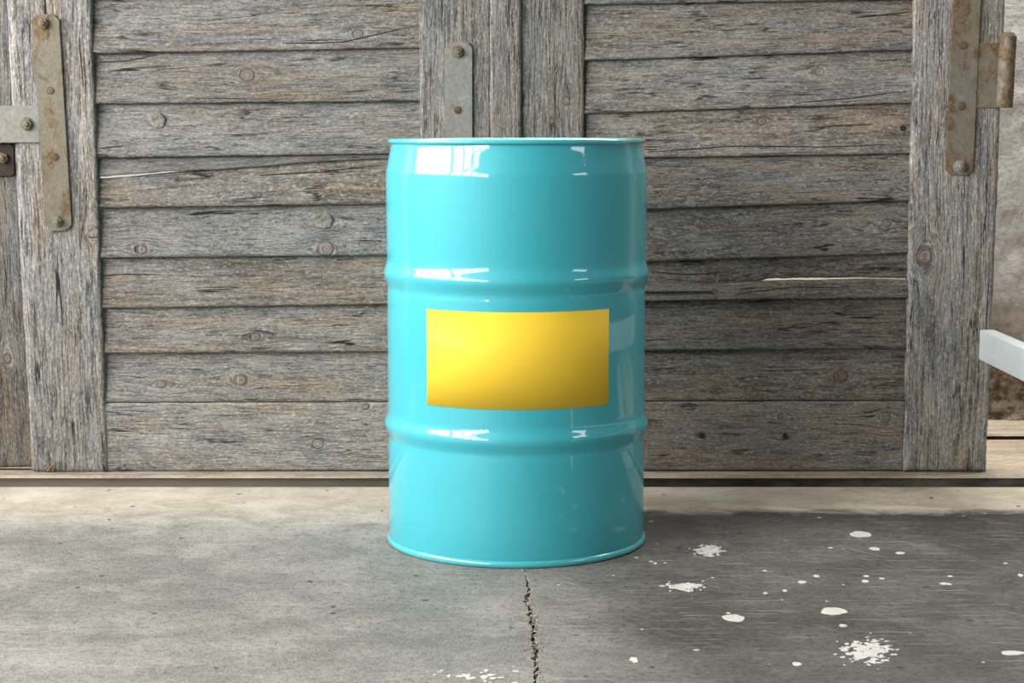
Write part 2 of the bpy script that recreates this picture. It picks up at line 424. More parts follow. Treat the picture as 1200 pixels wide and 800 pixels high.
def blot(bm, cx, cy, rx, ry, n=20, rough=0.12, z=0.0008):
    ph = [random.uniform(0, 2 * PI) for _ in range(4)]
    top = []
    for i in range(n):
        a = 2 * PI * i / n
        k = 1 + rough * (math.sin(2 * a + ph[0]) * .6 + math.sin(3 * a + ph[1]) * .5 + math.sin(5 * a + ph[2]) * .5 + math.sin(8 * a + ph[3]) * .35)
        top.append((cx + rx * k * math.cos(a), cy + ry * k * math.sin(a)))
    vt = [bm.verts.new((x, y, z)) for x, y in top]
    vb = [bm.verts.new((cx + (x - cx) * 1.04, cy + (y - cy) * 1.04, -0.0002)) for x, y in top]
    bm.faces.new(vt)
    for i in range(n):
        bm.faces.new((vb[i], vb[(i + 1) % n], vt[(i + 1) % n], vt[i]))
def spot(px, py, wpx, hpx, rough=0.1):
    p = on(px, py); a = on(px + wpx / 2, py); b0 = on(px, py - hpx / 2); b1 = on(px, py + hpx / 2)
    bm = bmesh.new()
    blot(bm, p.x, p.y, (a - p).length, (b0 - b1).length / 2, rough=rough)
    return bm_obj('paint_spot', bm, WHITE_PAINT, floor)
for s in ((1008.5, 626, 25, 6.5), (1025, 643, 12, 3.5), (860, 724, 25, 8), (977, 716, 29, 8.5), (743, 773, 9, 6, .25), (988, 733, 9, 3), (1187, 765, 26, 5), (934, 778, 11, 4),
          (940, 682, 10, 3), (1014, 681, 8, 3), (957, 675, 7, 2.5), (1055, 648, 10, 2.5), (897, 695, 5, 2), (920, 692, 5, 2.5), (1108, 684, 12, 2.5, .3), (768, 660, 5, 2), (1196, 674, 6, 3)):
    spot(*s)
def splash(px, py, wpx, hpx, n):
    bm = bmesh.new()
    for _ in range(n):
        gx, gy = random.gauss(0, .36), random.gauss(0, .36)
        if gx * gx + gy * gy > 1.1: continue
        x, y = px + gx * wpx / 1.5, py + gy * hpx / 1.5
        p = on(x, y)
        s = random.uniform(.0025, .0085) * (1.25 - min(1, math.hypot(gx, gy)))
        blot(bm, p.x, p.y, s * random.uniform(.8, 1.6), s * random.uniform(.8, 1.6), 9, .3, random.uniform(.0006, .0013))
    return tag(bm_obj('paint_splash', bm, WHITE_PAINT, floor), kind='stuff')
splash(831, 645, 38, 15, 90); splash(804, 687, 52, 11, 60); splash(1016, 763, 60, 34, 130)
splash(560, 792, 120, 22, 22)

# ------------------------------------------------------------------ threshold slab, plinth, walls
Y_LIP, Z_SLAB, Y_STEP, Y_WALL, Z_PL = 0.59, 0.030, 1.14, 1.38, 0.047
def slab(name, x0, x1, y0, y1, z0, z1, mat, lip, seed, label, under=0.02):
    # a slab with a slightly worn front lip
    bm = bmesh.new()
    n = 150; prev = None
    for i in range(n + 1):
        x = x0 + (x1 - x0) * i / n
        d = mnoise.noise(Vector((x * 5, seed, 0))) * lip + mnoise.noise(Vector((x * 23, seed, 3))) * lip * .5
        pts = [(x, y0 + under + d * .6, z0 - 0.02), (x, y0 + under + d * .6, z1 - 0.007), (x, y0 + d, z1 - 0.0065), (x, y0 + 0.005 + d, z1 - 0.0012 + d * .2), (x, y0 + 0.014, z1), (x, y1, z1), (x, y1, z0 - .02)]
        cur = [bm.verts.new(p) for p in pts]
        if prev:
            for k in range(len(pts) - 1):
                bm.faces.new((prev[k], cur[k], cur[k + 1], prev[k + 1]))
        else: first = cur
        prev = cur
    bm.faces.new(first); bm.faces.new(prev)
    return tag(bm_obj(name, bm, mat), label, None, 'structure')
slab('trim_1', -7, 7, Y_LIP, 5.0, 0, Z_SLAB, SLAB, 0.003, 2.0, 'low tan concrete threshold step under the wooden doors')
slab('trim_2', 1.0, 7, Y_STEP, 1.6, Z_SLAB - .002, Z_PL, SLAB, 0.006, 9.0, 'thin concrete plinth along the foot of the plaster wall')

def rough_wall(name, x0, x1, y, z0, z1, thick, nx, nz, mat, amp, label):
    bm = bmesh.new(); g = []
    for j in range(nz + 1):
        z = z0 + (z1 - z0) * j / nz; r = []
        for i in range(nx + 1):
            x = x0 + (x1 - x0) * i / nx
            k = max(0.0, min(1.0, (0.42 - z) / 0.12))
            dy = (mnoise.noise(Vector((x * 6, z * 6, 1))) * .4 + mnoise.noise(Vector((x * 22, z * 22, 5))) * .25) * amp * (1 + 2.2 * k) + k * 0.012
            r.append(bm.verts.new((x, y + dy, z)))
        g.append(r)
    for j in range(nz):
        for i in range(nx):
            bm.faces.new((g[j][i], g[j][i + 1], g[j + 1][i + 1], g[j + 1][i]))
    b = [bm.verts.new(p) for p in ((x0, y + thick, z0), (x1, y + thick, z0), (x1, y + thick, z1), (x0, y + thick, z1))]
    bm.faces.new(b)
    bm.faces.new([r[0] for r in g][::-1] + [b[0], b[3]][::1])
    bm.faces.new(g[-1] + [b[2], b[3]])
    return tag(bm_obj(name, bm, mat, smooth=True), label, None, 'structure')
rough_wall('wall_right', 1.02, 3.5, Y_WALL, 0.0, 2.6, 0.25, 130, 150, PLASTER, 0.016, 'rough grey plaster wall with crumbling brown foot')
rough_wall('wall_left', -3.3, -1.72, 0.70, 0.0, 2.6, 0.2, 60, 100, PLASTER, 0.01, 'rough grey plaster wall beyond the timber jamb')
bm = bmesh.new(); add_box(bm, (0, 2.0, 1.3), (7, 0.2, 2.7))
tag(bm_obj('wall_back', bm, flat_material('whitewash', (0.8, 0.79, 0.76), 0.9, 30, 0.2, 0.04)), 'whitewashed wall behind the doors, glimpsed through the split slats', None, 'structure')

bm = bmesh.new(); add_box(bm, (3.62, -3.2, 1.65), (0.2, 8.4, 3.4))  # dark wall added out of view to lower light from the right
SCREEN_DARK = flat_material('unseen_dark_screen', (0.07, 0.062, 0.055), 0.85, 12, 0.3, 0.3)  # shared by the added unseen wall, roof and mullions
tag(bm_obj('side_blocker', bm, SCREEN_DARK), 'unseen dark side wall added to cut light from the right', None, 'structure')
bm = bmesh.new(); add_box(bm, (0.15, -3.2, 3.4), (7.1, 8.4, 0.12))  # roof added out of view to dim the light from above
tag(bm_obj('top_blocker', bm, SCREEN_DARK), 'unseen dark roof added to cut light from above', None, 'structure')

bm = bmesh.new()  # mullions added out of view to divide the highlights on the barrel
for y in (0.46, -1.97, -2.9, -3.9, -4.9, -5.9, -7.25): add_box(bm, (-3.1, y, 2.1), (0.06, 0.06, 1.72))
for z in (1.27, 2.55, 2.93): add_box(bm, (-3.1, -3.4, z), (0.05, 7.8, 0.05))
tag(bm_obj('reflection_bars', bm, SCREEN_DARK), 'unseen row of mullions added to break up the barrel reflections', None, 'structure')

# ------------------------------------------------------------------ planks
def poly_at(pl, f):
    xs = [p[0] for p in pl]; x = xs[0] + (xs[-1] - xs[0]) * f
    return x, float(np.interp(x, xs, [p[1] for p in pl]))
SEED = [0]
def board(name, P00, P10, P01, P11, thick, parent, grain='h', top=None, bot=None, tone=(1, .5, .3), knots=(), crack=None, edge=0.0012, rnd=0.005, step=0.0048,
          left_chamfer=0.0, ext_top=0.0, mat=None):
    """A plank. Front corners in the world: P00 bottom left, P10 bottom right, P01 top left, P11 top right; top / bot: lists of world points for a ragged edge."""
    SEED[0] += 1
    sd = SEED[0] * 3.71
    P00, P10, P01, P11 = map(Vector, (P00, P10, P01, P11))
    Lx = (P10 - P00).length; Lz = (P01 - P00).length
    if grain == 'h': nu, nv = max(8, int(Lx / (step * 1.6))), max(6, int(Lz / step))
    else: nu, nv = max(6, int(Lx / step)), max(8, int(Lz / (step * 1.8)))
    U = np.linspace(0, 1, nu + 1); V = np.linspace(0, 1, nv + 1)
    UU, VV = np.meshgrid(U, V)                                   # rows = v
    def curve(pl, A, B):
        if pl is None: return np.outer(1 - U, np.array(A)) + np.outer(U, np.array(B))
        xs = [p.x for p in pl]; X = A[0] + (B[0] - A[0]) * U
        return np.stack([X, np.interp(X, xs, [p.y for p in pl]), np.interp(X, xs, [p.z for p in pl])], 1)
    bc, tcv = curve(bot, P00, P10), curve(top, P01, P11)
    def wob(n, amp, L, s):                                      # worn edge
        return np.array([mnoise.noise(Vector((i / n * L * 14, s, 0))) * .7 + mnoise.noise(Vector((i / n * L * 60, s, 4))) * .35 + min(0, mnoise.noise(Vector((i / n * L * 110, s, 8))) + .25) * .9 for i in range(n + 1)]) * amp
    pos = bc[None] * (1 - VV)[..., None] + tcv[None] * VV[..., None]
    pos[..., 2] += (1 - VV) * wob(nu, edge, Lx, sd)[None] + VV * wob(nu, edge, Lx, sd + 5)[None]
    pos[..., 0] += (1 - UU) * wob(nv, edge, Lz, sd + 11)[:, None] + UU * wob(nv, edge, Lz, sd + 17)[:, None]
    # rounded arrises and slow unevenness of the face
    du = np.minimum(UU, 1 - UU) * Lx; dv = np.minimum(VV, 1 - VV) * Lz
    fall = np.clip(1 - np.minimum(du, dv) / rnd, 0, 1) ** 2 * rnd * .7
    if left_chamfer:
        fall = fall + np.clip(1 - UU * Lx / left_chamfer, 0, 1) * left_chamfer * 1.1
    une = np.array([[mnoise.noise(Vector((x * 7 + sd, z * 7, sd))) for x in pos[0, :, 0]] for z in pos[:, 0, 2]]) * 0.0011
    pos[..., 1] += fall + une
    # grain coordinates in metres, bent round the knots
    gu = UU * Lx if grain == 'h' else VV * Lz
    gv = VV * Lz if grain == 'h' else UU * Lx
    kd = np.full(UU.shape, 9.0); w = gv.copy()
    for (fu, fv, r) in knots:
        ku = fu * (Lx if grain == 'h' else Lz); kv = fv * (Lz if grain == 'h' else Lx)
        a = (gu - ku) * .62; b = gv - kv
        q = np.maximum(a * a + b * b, 1e-7)
        R = r * 1.25
        w = w - b * (R * R / (q + R * R * .35)).clip(0, .97)
        kd = np.minimum(kd, np.sqrt(((gu - ku) * .85) ** 2 + b * b) / r)
    gc = np.stack([gu, w, np.full(UU.shape, sd)], -1)
    ck = np.full(UU.shape, 50.0)
    if crack:
        pl, wd = crack                                            # world (x, z) or (z, x) pairs
        cx = [p[0] for p in pl]; cy = [p[1] for p in pl]
        A = pos[..., 0] if grain == 'h' else pos[..., 2]; B = pos[..., 2] if grain == 'h' else pos[..., 0]
        j = np.array([mnoise.noise(Vector((s * 25, sd, 2))) for s in A.ravel()]).reshape(A.shape) * 0.0016
        t_ = np.clip((A - cx[0]) / (cx[-1] - cx[0]), 0, 1)
        wid = wd * (0.35 + np.minimum(1, 4 * np.minimum(t_ + .1, 1 - t_)))
        c_ = (B - (np.interp(A, cx, cy) + j)) / wid
        c_ = np.where((A < min(cx)) | (A > max(cx)), 50.0, c_)
        ck = np.clip(c_, -50, 50)
    nV = (nu + 1) * (nv + 1)
    idx = np.arange(nV).reshape(nv + 1, nu + 1)
    f = np.stack([idx[:-1, :-1], idx[:-1, 1:], idx[1:, 1:], idx[1:, :-1]], -1).reshape(-1, 4)
    ring = np.concatenate([idx[0, :-1], idx[:-1, -1], idx[-1, :0:-1], idx[:0:-1, 0]])
    rpos = pos.reshape(-1, 3)[ring].copy(); back = max(P00.y, P01.y) + thick
    rpos[:, 1] = back
    bidx = np.arange(len(ring)) + nV
    nx_ = np.roll(ring, -1); bn = np.roll(bidx, -1)
    side = np.stack([ring, bidx, bn, nx_], -1)
    verts = np.concatenate([pos.reshape(-1, 3), rpos])
    org = np.array((P00 + P10 + P01 + P11) / 4); 
    faces = f.tolist() + side.tolist() + [bidx[::-1].tolist()]
    me = bpy.data.meshes.new(name)
    me.from_pydata((verts - org).tolist(), [], faces)
    def att(n, typ, key, arr):
        a_ = me.attributes.new(n, typ, 'POINT'); a_.data.foreach_set(key, np.ascontiguousarray(arr, dtype=np.float32).ravel())
    gcb = gc.reshape(-1, 3)[ring].copy(); gcb[:, 1 if grain == 'h' else 1] += 0.02; gcb[:, 0] += .01
    att('gc', 'FLOAT_VECTOR', 'vector', np.concatenate([gc.reshape(-1, 3), gcb]))
    att('knot', 'FLOAT', 'value', np.concatenate([kd.ravel(), np.full(len(ring), 9.0)]))
    att('crk', 'FLOAT', 'value', np.concatenate([ck.ravel(), ck.ravel()[ring]]))
    n_ = nV + len(ring)
    att('val', 'FLOAT', 'value', np.full(n_, tone[0])); att('brown', 'FLOAT', 'value', np.full(n_, tone[1])); att('flake', 'FLOAT', 'value', np.full(n_, tone[2])); att('ridge', 'FLOAT', 'value', np.full(n_, 1.0 if grain == 'v' else 0.15))
    o = link_mesh(name, me, mat or WOOD)
    o.location = org
    o.parent = parent
    if parent is not None: o.location = Vector(org) - parent.location
    sm = np.zeros(len(faces), bool); sm[:len(f)] = True
    me.polygons.foreach_set('use_smooth', sm)
    return o

YD = 0.640                                                    # face of the door stiles
def slat(parent, l, r, top, bot, y_top, y_bot, thick=0.016, ext=0.014, crack=None, knots=(), **kw):
    """l, r: pixel lines of the door opening; top / bot: pixel polylines (left to right)"""
    T = [at(x, y, y_top) for x, y in top]; B = [at(x, y, y_bot) for x, y in bot]
    T = [p + Vector((0, 0, ext)) for p in T]
    ck = None
    if crack:
        pts, wd = crack
        q = [at(x, y, (y_top + y_bot) / 2) for x, y in pts]
        ck = ([(p.x, p.z) for p in q], wd)
    kn = []
    for (x, y, rp) in knots:
        p = at(x, y, (y_top + y_bot) / 2)
        fu = (p.x - B[0].x) / (B[-1].x - B[0].x)
        zt = np.interp(p.x, [q.x for q in T], [q.z for q in T]); zb = np.interp(p.x, [q.x for q in B], [q.z for q in B])
        kn.append((fu, (p.z - zb) / (zt - zb), rp * 0.00222))
    return board('slat', B[0], B[-1], T[0], T[-1], thick, parent, 'h', top=T if len(T) > 2 else None, bot=B if len(B) > 2 else None, crack=ck, knots=kn, **kw)

def stile(name, parent, pl, pr, Y, thick, z_lo_px, z_hi_px, knots=(), **kw):
    """pl / pr: ((x at top, y), (x at bottom, y)) pixel edges"""
    def ex(e, y):
        (x0, y0), (x1, y1) = e
        return x0 + (x1 - x0) * (y - y0) / (y1 - y0)
    a, b = at(ex(pl, z_lo_px), z_lo_px, Y), at(ex(pr, z_lo_px), z_lo_px, Y)
    c, d = at(ex(pl, z_hi_px), z_hi_px, Y), at(ex(pr, z_hi_px), z_hi_px, Y)
    kn = []
    for (x, y, rp) in knots:
        fl = (x - ex(pl, y)) / (ex(pr, y) - ex(pl, y)); p = at(x, y, Y)
        kn.append(((p.z - a.z) / (c.z - a.z), fl, rp * 0.00222))
    return board(name, a, b, c, d, thick, parent, 'v', knots=kn, **kw)

TOPPX = -170
base = at(310, 552, YD)
door_1 = tag(empty('door_1', (base.x, YD, 0.032)), 'left louvred door of weathered grey slats with a long rusty strap', None, 'structure')
base = at(880, 552, YD)
door_2 = tag(empty('door_2', (base.x, YD, 0.032)), 'right louvred door of darker brown slats with a pin hinge', None, 'structure')
base = at(10, 548, YD)
jamb = tag(empty('trim_3', (base.x, YD + .012, 0.032)), 'brown-grey timber jamb board next to the left door', None, 'structure')

# --- left door: stiles
stile('stile', door_1, ((4, 0), (34, 553)), ((106, 0), (126, 553)), YD, 0.045, 553, TOPPX, tone=(1.16, .35, .55), left_chamfer=0.018, edge=.0022, rnd=.006, knots=((109, 272, 7),), step=.0052)
stile('stile', door_1, ((491.5, 0), (494, 553)), ((575, 0), (577, 553)), YD, 0.045, 552, TOPPX, tone=(.97, .32, .35), edge=.0018)
stile('cover_strip', door_1, ((574, 0), (576, 553)), ((611, 0), (612, 553)), YD - .008, 0.045, 552, TOPPX, tone=(1.0, .5, .2), edge=.002, rnd=.008)
# --- right door: stiles
stile('stile', door_2, ((606, 0), (608, 553)), ((685, 0), (684, 553)), YD + .004, 0.04, 552, TOPPX, tone=(.88, .45, .3), edge=.0018, knots=((664, 118, 5),))
stile('stile', door_2, ((1072.5, 0), (1059.5, 551)), ((1178, 0), (1156, 551)), YD - .004, 0.05, 551.5, TOPPX, tone=(1.3, .42, .3), edge=.003, rnd=.007, knots=((1084, 301, 10),), step=.0052)
# --- the jamb board at the far left
stile('board', jamb, ((-70, 0), (-60, 553)), ((9, 0), (40, 553)), YD + .018, 0.04, 547.5, TOPPX, tone=(.80, .6, .2), edge=.002, knots=((9, 420, 6),))
stile('board', jamb, ((-190, 0), (-180, 553)), ((-72, 0), (-62, 553)), YD + .014, 0.04, 547.5, TOPPX, tone=(.85, .5, .2), edge=.002)

YR, YF = YD + .027, YD + .006                                # top edge tucked back, bottom edge proud
L0, R0 = 98, 500
def lx(y): return 99 + 21 * y / 553
# pixel boundaries of the left slats: (y at x=112, y at x=452), tone, extras
LB = [(-66, -74), (-2, -9), (62.5, 56.5), (121.5, 118.5), (185, 180), (243.5, 238.5), (302, 299), (361, 356.5), (413.8, 412), (471.6, 470.5)]
def line(x, b): return b[0] + (b[1] - b[0]) * (x - 112) / 340.0
def lslat(i, **kw):
    a, b = LB[i], LB[i + 1]
    xl = lx(b[0])
    return slat(door_1, None, None, [(xl, line(xl, a)), (R0, line(R0, a))], [(xl, line(xl, b)), (R0, line(R0, b))], YR, YF, **kw)
lslat(0, tone=(1, .4, .4))
lslat(1, tone=(.98, .42, .5), crack=([(330, 51), (400, 50), (470, 34), (494, 30)], .0011), knots=((420, 40, 5),))
lslat(2, tone=(.92, .40, .3), crack=([(112, 73), (150, 71), (185, 64)], .0012), knots=((290, 88, 6),))
lslat(3, tone=(1.0, .22, .45), crack=([(116, 174), (150, 171)], .0012))
# the split slat: two pieces with daylight in the gap
xl = lx(200)
up = [(xl, 207.0), (126, 206.4), (150, 204.8), (200, 200.4), (230, 199.2), (300, 195.7), (360, 190), (420, 187), (R0, 184)]
lo = [(xl, 209.2), (126, 208.4), (150, 206.8), (200, 201.6), (225, 199.4), (250, 195), (300, 192.2), (360, 186.6), (420, 183.6), (R0, 180.6)]
slat(door_1, None, None, [(xl, line(xl, LB[4])), (R0, line(R0, LB[4]))], up, YR, YD + .010, thick=.010, tone=(.72, .2, .3), rnd=.003, edge=.0022)
slat(door_1, None, None, lo, [(xl, line(xl, LB[5])), (R0, line(R0, LB[5]))], YD + .021, YF, ext=0, tone=(.98, .80, .15), rnd=.002, edge=.0014, crack=([(300, 206), (380, 201), (452, 193)], .0012))
lslat(5, tone=(1.0, .10, .6), knots=((382, 259, 7), (167, 292, 6), (383, 291, 8)))
lslat(6, tone=(1.02, .62, .25), crack=([(118, 323), (150, 321), (190, 322)], .001))
lslat(7, tone=(1.08, .58, .3), knots=((300, 395, 5),))
lslat(8, tone=(1.14, .50, .4), knots=((282, 445, 7), (190, 450, 5)))
xl = lx(512)
o = slat(door_1, None, None, [(xl, 472.4), (R0, 471.2)], [(xl, 552.6), (R0, 551)], YD + .005, YD + .005, ext=0, thick=.03, tone=(1.28, .48, .25), knots=((428, 476, 4), (372, 520, 5)))
o.name = 'bottom_rail'

# --- right door slats: y at x=760 and x=1062
RB = [(-122, -142), (-60, -70), (4, -1), (68.5, 58.5), (130.5, 120.5), (184.5, 180), (244.8, 235), (306, 297), (352.8, 348.8), (411, 408), (470, 469)]
def rline(x, b): return b[0] + (b[1] - b[0]) * (x - 760) / 302.0
def rxr(y): return 1078 - 12.5 * y / 551
RL = 684
def rslat(i, **kw):
    a, b = RB[i], RB[i + 1]; xr = rxr(b[0])
    return slat(door_2, None, None, [(RL, rline(RL, a)), (xr, rline(xr, a))], [(RL, rline(RL, b)), (xr, rline(xr, b))], YR, YF, **kw)
rslat(0, tone=(.9, .5, .4)); rslat(1, tone=(.9, .5, .4))
rslat(2, tone=(1.0, .62, .6), crack=([(1000, 21), (1040, 17), (1068, 14)], .0014))
rslat(3, tone=(1.05, .48, .3), crack=([(930, 121), (1000, 115), (1050, 108), (1064, 107)], .0011), knots=((960, 84, 5),))
rslat(4, tone=(1.05, .85, .35), crack=([(760, 178), (860, 171), (960, 172), (1058, 169)], .0011), knots=((893, 142, 4), (1058, 150, 3)))
rslat(5, tone=(.92, .58, .95))
rslat(6, tone=(.88, .60, 1.0), knots=((1040, 262, 4),))
xr = rxr(325)
up = [(RL, 327), (757, 335), (790, 336), (850, 335.5), (885, 331), (900, 326.8), (960, 325.6), (1000, 325.2), (1040, 325.4), (xr, 325.6)]
lo = [(RL, 322.7), (757, 330.7), (790, 331.7), (850, 332.2), (895, 328.9), (960, 327.8), (1000, 327.3), (1040, 327.4), (xr, 328.4)]
slat(door_2, None, None, [(RL, rline(RL, RB[7])), (xr, rline(xr, RB[7]))], up, YR, YD + .020, thick=.012, tone=(.78, .72, .6), rnd=.003, edge=.0032, crack=([(762, 318), (800, 322), (860, 318)], .001))
bt = [(RL, 346), (750, 342.5), (762, 342), (836, 341.5), (842, 351.2), (900, 350.6), (1000, 349.4), (xr - 2, 348.6)]
slat(door_2, None, None, lo, bt, YD + .007, YD - .002, ext=0, thick=.012, tone=(.86, .60, .3), rnd=.003, edge=.0012, crack=([(860, 345), (930, 336), (1000, 337)], .001))
slat(door_2, None, None, [(RL, 342.5), (762, 339), (841, 338.2)], [(RL, 358), (762, 352.6), (841, 350.8)], YD + .012, YD + .003, ext=0, thick=.012, tone=(.86, .55, .3), rnd=.002, edge=.0009)
rslat(8, tone=(.74, .62, .35))
rslat(9, tone=(.82, .72, .45), knots=((985, 440, 6), (842, 458, 3), (893, 463, 3)))
xr = rxr(510) - 4
o = slat(door_2, None, None, [(RL, 471.2), (xr, 470)], [(RL, 551.5), (xr, 551)], YD + .005, YD + .005, ext=0, thick=.03, tone=(1.05, .62, .3), knots=((822, 510, 3.5), (920, 511, 3.5), (1038, 489, 6), (916, 488, 3)))
o.name = 'bottom_rail'

# bare knots and plugs that stand out from the wood
def plug(parent, px, py, r, Y, mat=PLUG):
    p = at(px, py, Y)
    bm = bmesh.new()
    ph = random.uniform(0, 6); n = 22
    rr = [r * 0.00222 * (1 + .07 * math.sin(2 * a * 2 * PI / n + ph) + .05 * math.sin(5 * a * 2 * PI / n)) for a in range(n)]
    def ring(k, y): return [bm.verts.new((rr[i] * k * math.cos(2 * PI * i / n), y, rr[i] * k * math.sin(2 * PI * i / n))) for i in range(n)]
    rs = [ring(1, .004), ring(1, -.0012), ring(.86, -.002), ring(.5, -.0012)]
    for a, b in zip(rs, rs[1:]):
        for i in range(n): bm.faces.new((a[i], a[(i + 1) % n], b[(i + 1) % n], b[i]))
    bm.faces.new(rs[-1])
    o = bm_obj('wood_plug', bm, mat, parent, True); o.location = p - parent.location
plug(door_1, 185, 141, 9, YD + .0155); plug(door_1, 382, 259, 8.5, YD + .0165); plug(door_1, 109, 271, 7, YD + .001)
plug(door_1, 428.5, 476, 3.0, YD + .005)
for x, y in ((822, 510), (920, 511), (1058, 150)):
    plug(door_2, x, y, 3.2, YD + (.004 if y > 400 else .012), DARK_DIRT)

# splinters torn out at the feet of the stiles
def splinter(parent, pts, w, mat):
    bm = bmesh.new(); prev = None
    for i, (px, py, y) in enumerate(pts):
        p = at(px, py, YD + y); k = w * (1 - .75 * i / (len(pts) - 1))
        cur = [bm.verts.new(p + Vector(d)) for d in ((-k, 0, 0), (0, -k, k * .4), (k, 0, 0), (0, k * .6, -k * .3))]
        if prev:
            for q in range(4): bm.faces.new((prev[q], prev[(q + 1) % 4], cur[(q + 1) % 4], cur[q]))
        else: bm.faces.new(cur[::-1])
        prev = cur
    bm.faces.new(prev)
    for v in bm.verts: v.co -= parent.location
    bm_obj('splinter', bm, mat, parent)
splinter(door_1, [(56, 552, 0), (60, 547, -.006), (67, 541, -.004)], .0055, FRESH_WOOD)
splinter(door_1, [(62, 552, 0), (64, 546, -.004), (63, 539, -.008)], .004, FRESH_WOOD)
splinter(door_1, [(52, 551, -.001), (56, 548, -.004), (60, 546, -.002)], .004, FRESH_WOOD)
splinter(door_1, [(122, 552, -.001), (121, 547, -.004), (120, 543, -.001)], .004, ORANGE_WOOD)
splinter(door_2, [(1132, 551, -.004), (1133, 545, -.007), (1134, 538, -.005), (1137, 535, -.004)], .005, ORANGE_WOOD)

# ------------------------------------------------------------------ ironwork
def plate_mesh(corners, Y, t, cut_px=7, cut=('tl', 'tr', 'br', 'bl')):
    """A flat bar with cut corners; corners in pixels tl, tr, br, bl on the plane Y; returns bmesh with world coordinates"""
    P = {k: at(x, y, Y) for k, (x, y) in zip(('tl', 'tr', 'br', 'bl'), corners)}
    order = ['tl', 'tr', 'br', 'bl']; out = []
    c = cut_px * .00222
    for i, k in enumerate(order):
        p, a, b = P[k], P[order[i - 1]], P[order[(i + 1) % 4]]
        if k in cut: out += [p + (a - p).normalized() * c, p + (b - p).normalized() * c]
        else: out.append(p)
    bm = bmesh.new()
    fr = [bm.verts.new(p) for p in out]; bk = [bm.verts.new(p + Vector((0, t, 0))) for p in out]
    bm.faces.new(fr); bm.faces.new(bk[::-1])
    n = len(out)
    for i in range(n): bm.faces.new((fr[i], bk[i], bk[(i + 1) % n], fr[(i + 1) % n]))
    fe = [e for e in bm.edges if e.verts[0] in fr and e.verts[1] in fr]
    bmesh.ops.bevel(bm, geom=fe, offset=.0012, segments=2, affect='EDGES')
    return bm
def place(bm, parents):
    s = Vector((0, 0, 0))
    for p in parents: s += p.location
    for v in bm.verts: v.co -= s
def hexbolt(parents, px, py, Y, r_px=6.2, mat=None, washer=True):
    p = at(px, py, Y); r = r_px * .00222
    bm = bmesh.new()
    def cyl(n, r0, r1, y0, y1, rot=0):
        a = [bm.verts.new(p + Vector((r0 * math.cos(rot + 2 * PI * i / n), y0, r0 * math.sin(rot + 2 * PI * i / n)))) for i in range(n)]
        b = [bm.verts.new(p + Vector((r1 * math.cos(rot + 2 * PI * i / n), y1, r1 * math.sin(rot + 2 * PI * i / n)))) for i in range(n)]
        for i in range(n): bm.faces.new((a[i], a[(i + 1) % n], b[(i + 1) % n], b[i]))
        bm.faces.new(b); bm.faces.new(a[::-1])
    if washer: cyl(24, r * 1.28, r * 1.22, 0, -.0022)
    rot = random.uniform(0, 1)
    cyl(6, r, r, -.002, -.009, rot); cyl(6, r, r * .86, -.009, -.0105, rot)
    cyl(16, r * .52, r * .50, -.010, -.015); cyl(16, r * .50, r * .3, -.015, -.0168)
    place(bm, parents)
    return bm_obj('bolt', bm, mat or IRON, parents[-1])
def screw(parents, px, py, Y, r_px=4.6, mat=None, ang=.5):
    p = at(px, py, Y); r = r_px * .00222
    bm = bmesh.new(); n = 20
    def ring(k, y): return [bm.verts.new(p + Vector((r * k * math.cos(2 * PI * i / n), y, r * k * math.sin(2 * PI * i / n)))) for i in range(n)]
    rs = [ring(1.0, 0.0008), ring(1.0, -.0009), ring(.9, -.0013), ring(.82, -.0002), ring(.76, -.0012), ring(.4, -.0018)]
    for a, b in zip(rs, rs[1:]):
        for i in range(n): bm.faces.new((a[i], a[(i + 1) % n], b[(i + 1) % n], b[i]))
    bm.faces.new(rs[-1])
    for s in (-1, 1):                                            # the two lips of the slot
        add_box(bm, p + Matrix.Rotation(ang, 3, 'Y') @ Vector((0, -.0019, s * r * .22)), (r * 1.3, .0016, r * .2), Matrix.Rotation(ang, 3, 'Y'))
    place(bm, parents)
    return bm_obj('screw', bm, mat or IRON_RUST, parents[-1])

# left strap
bm = plate_mesh([(36, 17), (69, 16), (84.5, 270), (53.5, 271)], YD - .007, .007, 7)
place(bm, [door_1]); strap = bm_obj('strap_plate', bm, IRON, door_1)
par = [door_1, strap]
hexbolt(par, 51, 27.5, YD - .007); hexbolt(par, 68, 259.5, YD - .007, 5.8)
screw(par, 59, 106, YD - .0072); screw(par, 64.5, 184, YD - .0072, ang=1.4)
bm = plate_mesh([(-60, 124), (45, 123.5), (46.5, 167), (-60, 167.5)], YD - .006, .007, 2, ('tr',))
place(bm, par); hl = bm_obj('hinge_leaf', bm, IRON_GREY, strap)
hl['label'] = 'grey horizontal hinge leaf'
hexbolt(par, 32, 145.5, YD - .006, 6.4)
# dark rusty latch plate below it on the jamb
bm = plate_mesh([(-20, 168), (16, 169), (17, 206), (-20, 207)], YD + .010, .009, 3)
place(bm, [jamb]); latch = bm_obj('latch_plate', bm, RUST_DARK, jamb)
hexbolt([jamb, latch], 4, 185, YD + .010, 6.5, IRON_RUST, False)
# middle plate (runs on down behind the barrel)
bm = plate_mesh([(521, 49.5), (553.5, 49.5), (554, 300), (521.5, 300)], YD - .007, .007, 6)
place(bm, [door_1]); mid = bm_obj('strap_plate', bm, IRON_GREY, door_1)
mid['label'] = 'grey upright plate'
hexbolt([door_1, mid], 536.7, 61, YD - .007, 6.0); screw([door_1, mid], 536.7, 129, YD - .0072, mat=IRON_RUST, ang=2.2); hexbolt([door_1, mid], 537, 288, YD - .007, 6.0)
